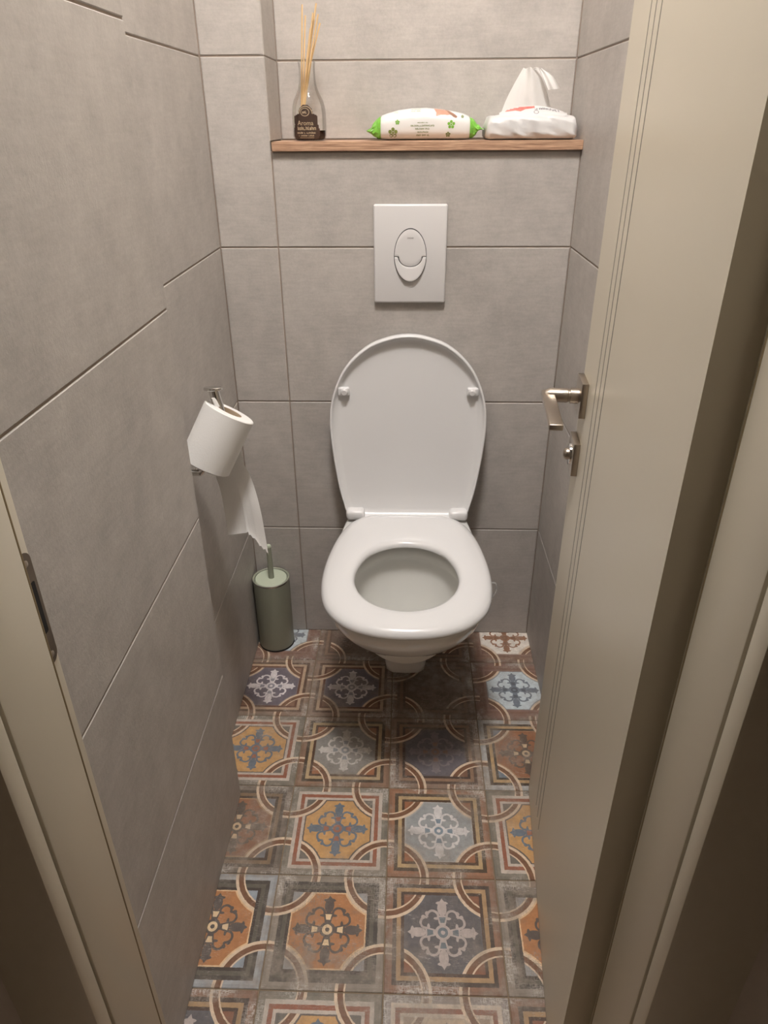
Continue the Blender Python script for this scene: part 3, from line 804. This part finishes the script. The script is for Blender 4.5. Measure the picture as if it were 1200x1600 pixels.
end_seal(.1200, 1, [(0, .002, .0400, .037), (.0045, .0024, .0385, .0355), (.009, .0055, .0345, .035), (.0135, .0095, .0290, .035), (.0180, .0145, .0250, .035), (.0225, .0185, .0215, .035), (.0250, .0190, .0205, .0355)])
bvw = bvh_of(body)
def front(px, py): d = at_y(px, py, D+.034); return d.x, d.z
def flower(px, py, r):
    cx_, cz_ = front(px, py); out = []
    for k in range(5):
        a = math.radians(90+72*k); ex, ez = cx_+math.cos(a)*r*.60, cz_+math.sin(a)*r*.60
        out.append([(ex+r*.34*math.cos(2*math.pi*j/10), ez+r*.34*math.sin(2*math.pi*j/10)) for j in range(10)])
    out.append([(cx_+r*.22*math.cos(2*math.pi*j/8), cz_+r*.22*math.sin(2*math.pi*j/8)) for j in range(8)])
    return out
for (px, py, r, m) in ((614, 207.5, .0100, 'olive'), (621, 191, .0048, 'flower'), (618.5, 172.5, .0060, 'flower'), (705, 194.5, .0082, 'flower'), (700, 210, .0052, 'olive'), (723, 182, .0032, 'olive')):
    drape('flower_print', flower(px, py, r), bvw, M[m], body, .0004)
gtx = []
for py, wpx, h, sd in ((191.5, 15, .0020, 1), (196, 36, .0034, 2), (201, 22, .0030, 3), (206, 18, .0028, 4), (211, 19, .0034, 6)):
    x, z = front(660, py); gtx += glyphs(x, z, wpx*.00127, h, sd)
for py in (168.5, 171, 173.5):
    x, z = front(650, py); gtx += glyphs(x, z, .018, .0018, int(py))
drape('lettering', gtx, bvw, M['olive'], body, .0004)
def in_poly(poly):
    def f(x, z):
        c = False; n = len(poly)
        for i in range(n):
            (x1, z1), (x2, z2) = poly[i], poly[(i+1) % n]
            if (z1 > z) != (z2 > z) and x < (x2-x1)*(z-z1)/(z2-z1)+x1: c = not c
        return c
    return f
def poly_print(name, pxs, mat, off=.0004, nx=40, nz=30):
    pl = [front(*p) for p in pxs]; xs_ = [p[0] for p in pl]; zs_ = [p[1] for p in pl]
    return drape(name, fill_shape(in_poly(pl), min(xs_), max(xs_), min(zs_), max(zs_), nx, nz), bvw, M[mat], body, off)
poly_print('hand_picture', [(677, 167.8), (690, 168.5), (700, 171), (708, 178), (700, 179.5), (690, 179), (681, 181.5), (682, 176), (679, 171)], 'flesh')
poly_print('sleeve_picture', [(692, 168.6), (698, 169.8), (704, 174), (712, 179), (715, 182), (713, 184.5), (709, 183), (703, 178), (698, 173)], 'umber', .0006)

# tissue pack -----------------------------------------------------------------
tp = empty('tissue_pack', (.237, D+.065, SH1)); tag(tp, 'white soft pack of facial tissues at the right end of the shelf', 'tissue pack')
def trng(x, zlo, zhi, y0, y1, n=48):
    out = []; cy = (y0+y1)/2; hw = (y1-y0)/2
    for k in range(n):
        a = 2*math.pi*k/n; c, s = math.cos(a), math.sin(a)
        out.append((x, cy+hw*math.copysign(abs(c)**.30, c)*(1-.13*max(0, s)**3), (zlo+zhi)/2+(zhi-zlo)/2*math.copysign(abs(s)**.50, s)))
    return out
tst = []
for k in range(29):
    t = k/28; x = .1505+.1735*t; e = min(t, 1-t)
    rnd_ = 1-max(0, 1-e/.05)**2
    top = .0405 + .0050*max(0., math.sin(math.pi*t))**1.2
    tst.append(trng(x, SH1+.0004+.004*(1-rnd_), SH1+.024+(top-.024)*rnd_, D+.006+.010*(1-rnd_), D+.122-.010*(1-rnd_)))
tb = loft('wrapper', tst, M['softfilm'], tp, sharp=80)
for v in tb.data.vertices:                                    # soft crumples of the film
    if v.co.y < D+.03 and v.co.z > SH1+.003:
        a = v.co.x*130; v.co.y += .0026*math.sin(a+v.co.z*240)*math.sin(v.co.z*150+1.2*math.sin(v.co.x*61)) + .0012*math.sin(v.co.x*310+v.co.z*420)
    elif v.co.z > SH1+.03: v.co.z += .0010*math.sin(v.co.x*150+v.co.y*90)
def px_t(px, py, y): v = at_y(px, py, y); return Vector((v.x, v.y, v.z))
frows = []
for i in range(9):
    t = i/8; row = []
    for j in range(33):
        u = j/32; px = 780+106*u
        hi = 176.5 - 11.5*math.sin(math.pi*min(1, max(0, u*1.02)))**.8
        py = 181 + (hi-181)*t
        row.append(px_t(px, py, D+.020+.022*t**1.5+.0012*math.sin(u*23+t*3)*t))
    frows.append(row)
fo = grid('slot_film', frows, M['softfilm'], tp)
fo['label'] = 'raised slot film with pink and dark print'
bvt = bvh_of(fo)
def front_t(px, py): d = at_y(px, py, D+.034); return d.x, d.z
gx = []
for i, (px, py) in enumerate(((838, 170), (844.5, 169.6), (850, 169.4), (855, 169.8), (860, 170.6), (865.5, 172), (870.5, 173.2))):
    x, z = front_t(px, py); gx += glyphs(x, z, .0058, .0034, 20+i)
x, z = front_t(837, 175); gx += [[(x+.0048*math.cos(math.radians(a))*k1, z+.0030*math.sin(math.radians(a))*k1) for a, k1 in ((b, 1), (b+20, 1), (b+20, .84), (b, .84))] for b in range(0, 360, 20)]
drape('lettering', gx, bvt, M['ink'], fo, .0004)
pk = []
for j in range(24):
    for i in range(5):
        c = []
        for jj, ii in ((j, i), (j+1, i), (j+1, i+1), (j, i+1)):
            u = jj/24; px = 789.5+46.5*u; yt = 168.6-3.2*u; hgt = 6.2*(1-.5*u) + 2.5*max(0, 1-abs(u-.5)*6)
            c.append(front_t(px, yt+hgt*ii/5))
        pk.append(c)
drape('pink_band', pk, bvt, M['pink'], fo, .0004)
gx = []
for px, py, w in ((795, 170.5, .008), (812, 169, .014), (827, 167.5, .010)):
    x, z = front_t(px, py); gx += glyphs(x, z, w, .0026, int(px))
drape('band_lettering', gx, bvt, plain('dark_pink_print', lin((176, 80, 78)), .4), fo, .0007)
# the tissue pulled out of the slot
rows = []
Lp = [(783, 176), (789, 160), (795, 147), (805, 128), (813, 114), (818, 105.5)]
Rp = [(862, 172), (859, 162), (856, 148), (852, 132), (847, 118), (841, 106.5)]
for i in range(21):
    t = i/20*(len(Lp)-1); k = min(int(t), len(Lp)-2); f_ = t-k
    l = Vector(Lp[k]).lerp(Vector(Lp[k+1]), f_); r = Vector(Rp[k]).lerp(Vector(Rp[k+1]), f_); row = []
    for j in range(37):
        u = j/36; q_ = l.lerp(r, u)
        bend = .0055*math.sin(u*6.2+.6+i*.04) + .0022*math.sin(u*15+1.+i*.13) + .012*(u-.5)**2*4*(1-i/20*.5)
        dip = 1.6*math.sin(u*11)*(i/20)**3
        row.append(px_t(q_.x, q_.y+dip, D+.052+bend+.010*(i/20)))
    rows.append(row)
ts = empty('facial_tissue', px_t(822, 176, D+.055)); tag(ts, 'white tissue pulled up out of its pack with one corner folded over', 'tissue')
grid('sheet', rows, M['tissue2'], ts)
fl = []
La = [(833, 106.5), (842, 105.5), (846, 114), (850, 124), (854, 134), (856.5, 140.5)]
Ra = [(838, 104.5), (848, 106.5), (858, 112.5), (865, 119), (871, 130), (875.5, 138.5)]
for i in range(16):
    t = i/15*(len(La)-1); k = min(int(t), len(La)-2); f_ = t-k
    l = Vector(La[k]).lerp(Vector(La[k+1]), f_); r = Vector(Ra[k]).lerp(Vector(Ra[k+1]), f_)
    fl.append([px_t(*(l.lerp(r, j/10)), D+.060-.020*math.sin(i/15*1.7)+.002*math.sin(j)) for j in range(11)])
grid('folded_corner', fl, M['tissue2'], ts)
# ------------------------------------------------------------------ toilet brush
TBX, TBY = -.3405, 1.4945
hb = empty('brush_holder', (TBX, TBY, 0)); tag(hb, 'sage green cylindrical toilet brush holder in the corner', 'brush holder')
lathe('cup', [(0, .0002), (.042, .0002), (.0445, .0025), (.0455, .007), (.0462, .198), (.0468, .203), (.0468, .207), (.0445, .209), (.0415, .207), (.0415, .02), (0, .02)], M['sage'], hb, (TBX, TBY, 0), 56)
lathe('base_ring', [(0, .0001), (.0452, .0001), (.0462, .0015), (.0462, .004), (.0452, .005), (0, .005)], M['black'], hb, (TBX, TBY, 0), 48)
lathe('rim', [(.0472, .2045), (.0476, .207), (.0470, .2088), (.046, .2072)], M['chrome'], hb, (TBX, TBY, 0), 56)
tbh = empty('toilet_brush', (TBX, TBY, .19)); tag(tbh, 'pale green lidded toilet brush handle standing in its holder', 'toilet brush')
lathe('lid', [(0, .200), (.0385, .200), (.0405, .2015), (.0405, .2055), (.039, .207), (.012, .2075), (0, .2075)], M['sagelid'], tbh, (TBX, TBY, 0), 48)
tube('handle', [(TBX+.0008, TBY, .06), (TBX+.001, TBY, .207), (TBX+.001, TBY+.001, .2985)], [.0042, .0072, .0062], M['sage'], tbh, 20)
lathe('knob', [(0, 0), (.0066, .0), (.0068, .003), (.0050, .0062), (0, .0078)], M['sagelid'], tbh, (TBX+.001, TBY+.001, .2975), 20)
lathe('brush_head', [(0, .03), (.026, .032), (.031, .05), (.031, .09), (.02, .105), (0, .106)], M['paper'], tbh, (TBX, TBY, 0), 24)

# ------------------------------------------------------------------ paper roll and holder
ax = Vector((.455, .255, .86)).normalized()
RC = at_x(339.5, 685, -.3245)
xa = ax.cross(Vector((0, 1, 0))).normalized(); ya = ax.cross(xa)
RF = Matrix((xa, ya, ax)).transposed()
RL, RR, RI = .052, .0445, .0222
pr_ = empty('toilet_paper_roll', RC); tag(pr_, 'white toilet paper roll hanging tilted on the chrome peg', 'paper roll')
lathe('paper', [(RI, -RL), (RR-.002, -RL), (RR, -RL+.0015), (RR, RL-.0015), (RR-.002, RL), (RI, RL), (RI, -RL)], M['paper'], pr_, RC, 56, RF)
lathe('core', [(RI-.0002, -RL), (RI-.0002, RL), (RI-.0012, RL), (RI-.0012, -RL), (RI-.0002, -RL)], M['card'], pr_, RC, 40, RF)
def sheet():
    rows = []; NU, NV = 28, 30
    top = lambda u: Vector((318, 690)).lerp(Vector((387, 672)), u)
    def bottom(u):
        if u < .5: p = Vector((356, 836)).lerp(Vector((388, 832)), u/.5)
        else:
            p = Vector((388, 832)).lerp(Vector((420.5, 867)), (u-.5)/.5)
            p.x += 1.3*math.sin(u*150); p.y += 1.6*math.sin(u*97)
        return p
    ctrl = [Vector((387, 672)), Vector((377, 712)), Vector((394, 750)), Vector((408, 798)), Vector((420.5, 867))]
    rc_ = catmull([(p.x, p.y) for p in ctrl], 12, False)
    lc_ = catmull([(318, 690), (331, 728), (344, 765), (351, 800), (356, 836)], 12, False)
    def samp(c, t):
        f_ = t*(len(c)-1); k = min(int(f_), len(c)-2); return c[k].lerp(c[k+1], f_-k)
    for i in range(NV+1):
        t = i/NV; row = []
        for j in range(NU+1):
            u = j/NU
            base = samp(lc_, t).lerp(samp(rc_, t), u)
            line = samp(lc_, 1).lerp(samp(rc_, 1), u); cor = (bottom(u)-line)*(t**1.6)
            p = base+cor
            y = RC.y + .060 - .055*t + .008*math.sin(u*3.6+t*1.5)*t
            v = at_y(p.x, p.y, y)
            v.x = max(v.x, XL+.004)
            row.append(v)
        rows.append(row)
    return rows
grid('loose_sheet', sheet(), M['thinpaper'], pr_)
ph = empty('paper_holder', (XL, RC.y, RC.z)); tag(ph, 'chrome toilet paper peg with a flat round cap on the left wall', 'paper holder')
inn = RC + ax*(RL-.012); pt = RC + ax*RL
capc = Vector(at_y(333, 607.5, pt.y-.004)); pb = Vector(at_y(344.5, 646, pt.y-.002));
low = RC - ax*(RL+.013)
tube('peg', [capc, capc.lerp(pb, .5), pb], .0090, M['chrome'], ph, 24)
tube('arm', catmull([pb + Vector((0, 0, .004)), inn - ax*.012, RC, RC - ax*(RL*.8), low, low + Vector((-.012, 0, -.002)), Vector((XL+.001, low.y, low.z-.003))], 6, False), .0058, M['chrome'], ph, 14)
lathe('cap', [(0, .003), (.0145, .003), (.0160, .0018), (.0160, -.0012), (.0150, -.002), (0, -.002)], M['chrome'], ph, capc, 36, Matrix.Rotation(math.radians(-11), 3, 'X'))
lathe('wall_rose', [(0, .006), (.014, .006), (.016, .004), (.016, .0004), (0, .0004)], M['chrome'], ph, (XL, low.y, low.z-.003), 30, Matrix(((0, 0, 1), (0, 1, 0), (-1, 0, 0))))
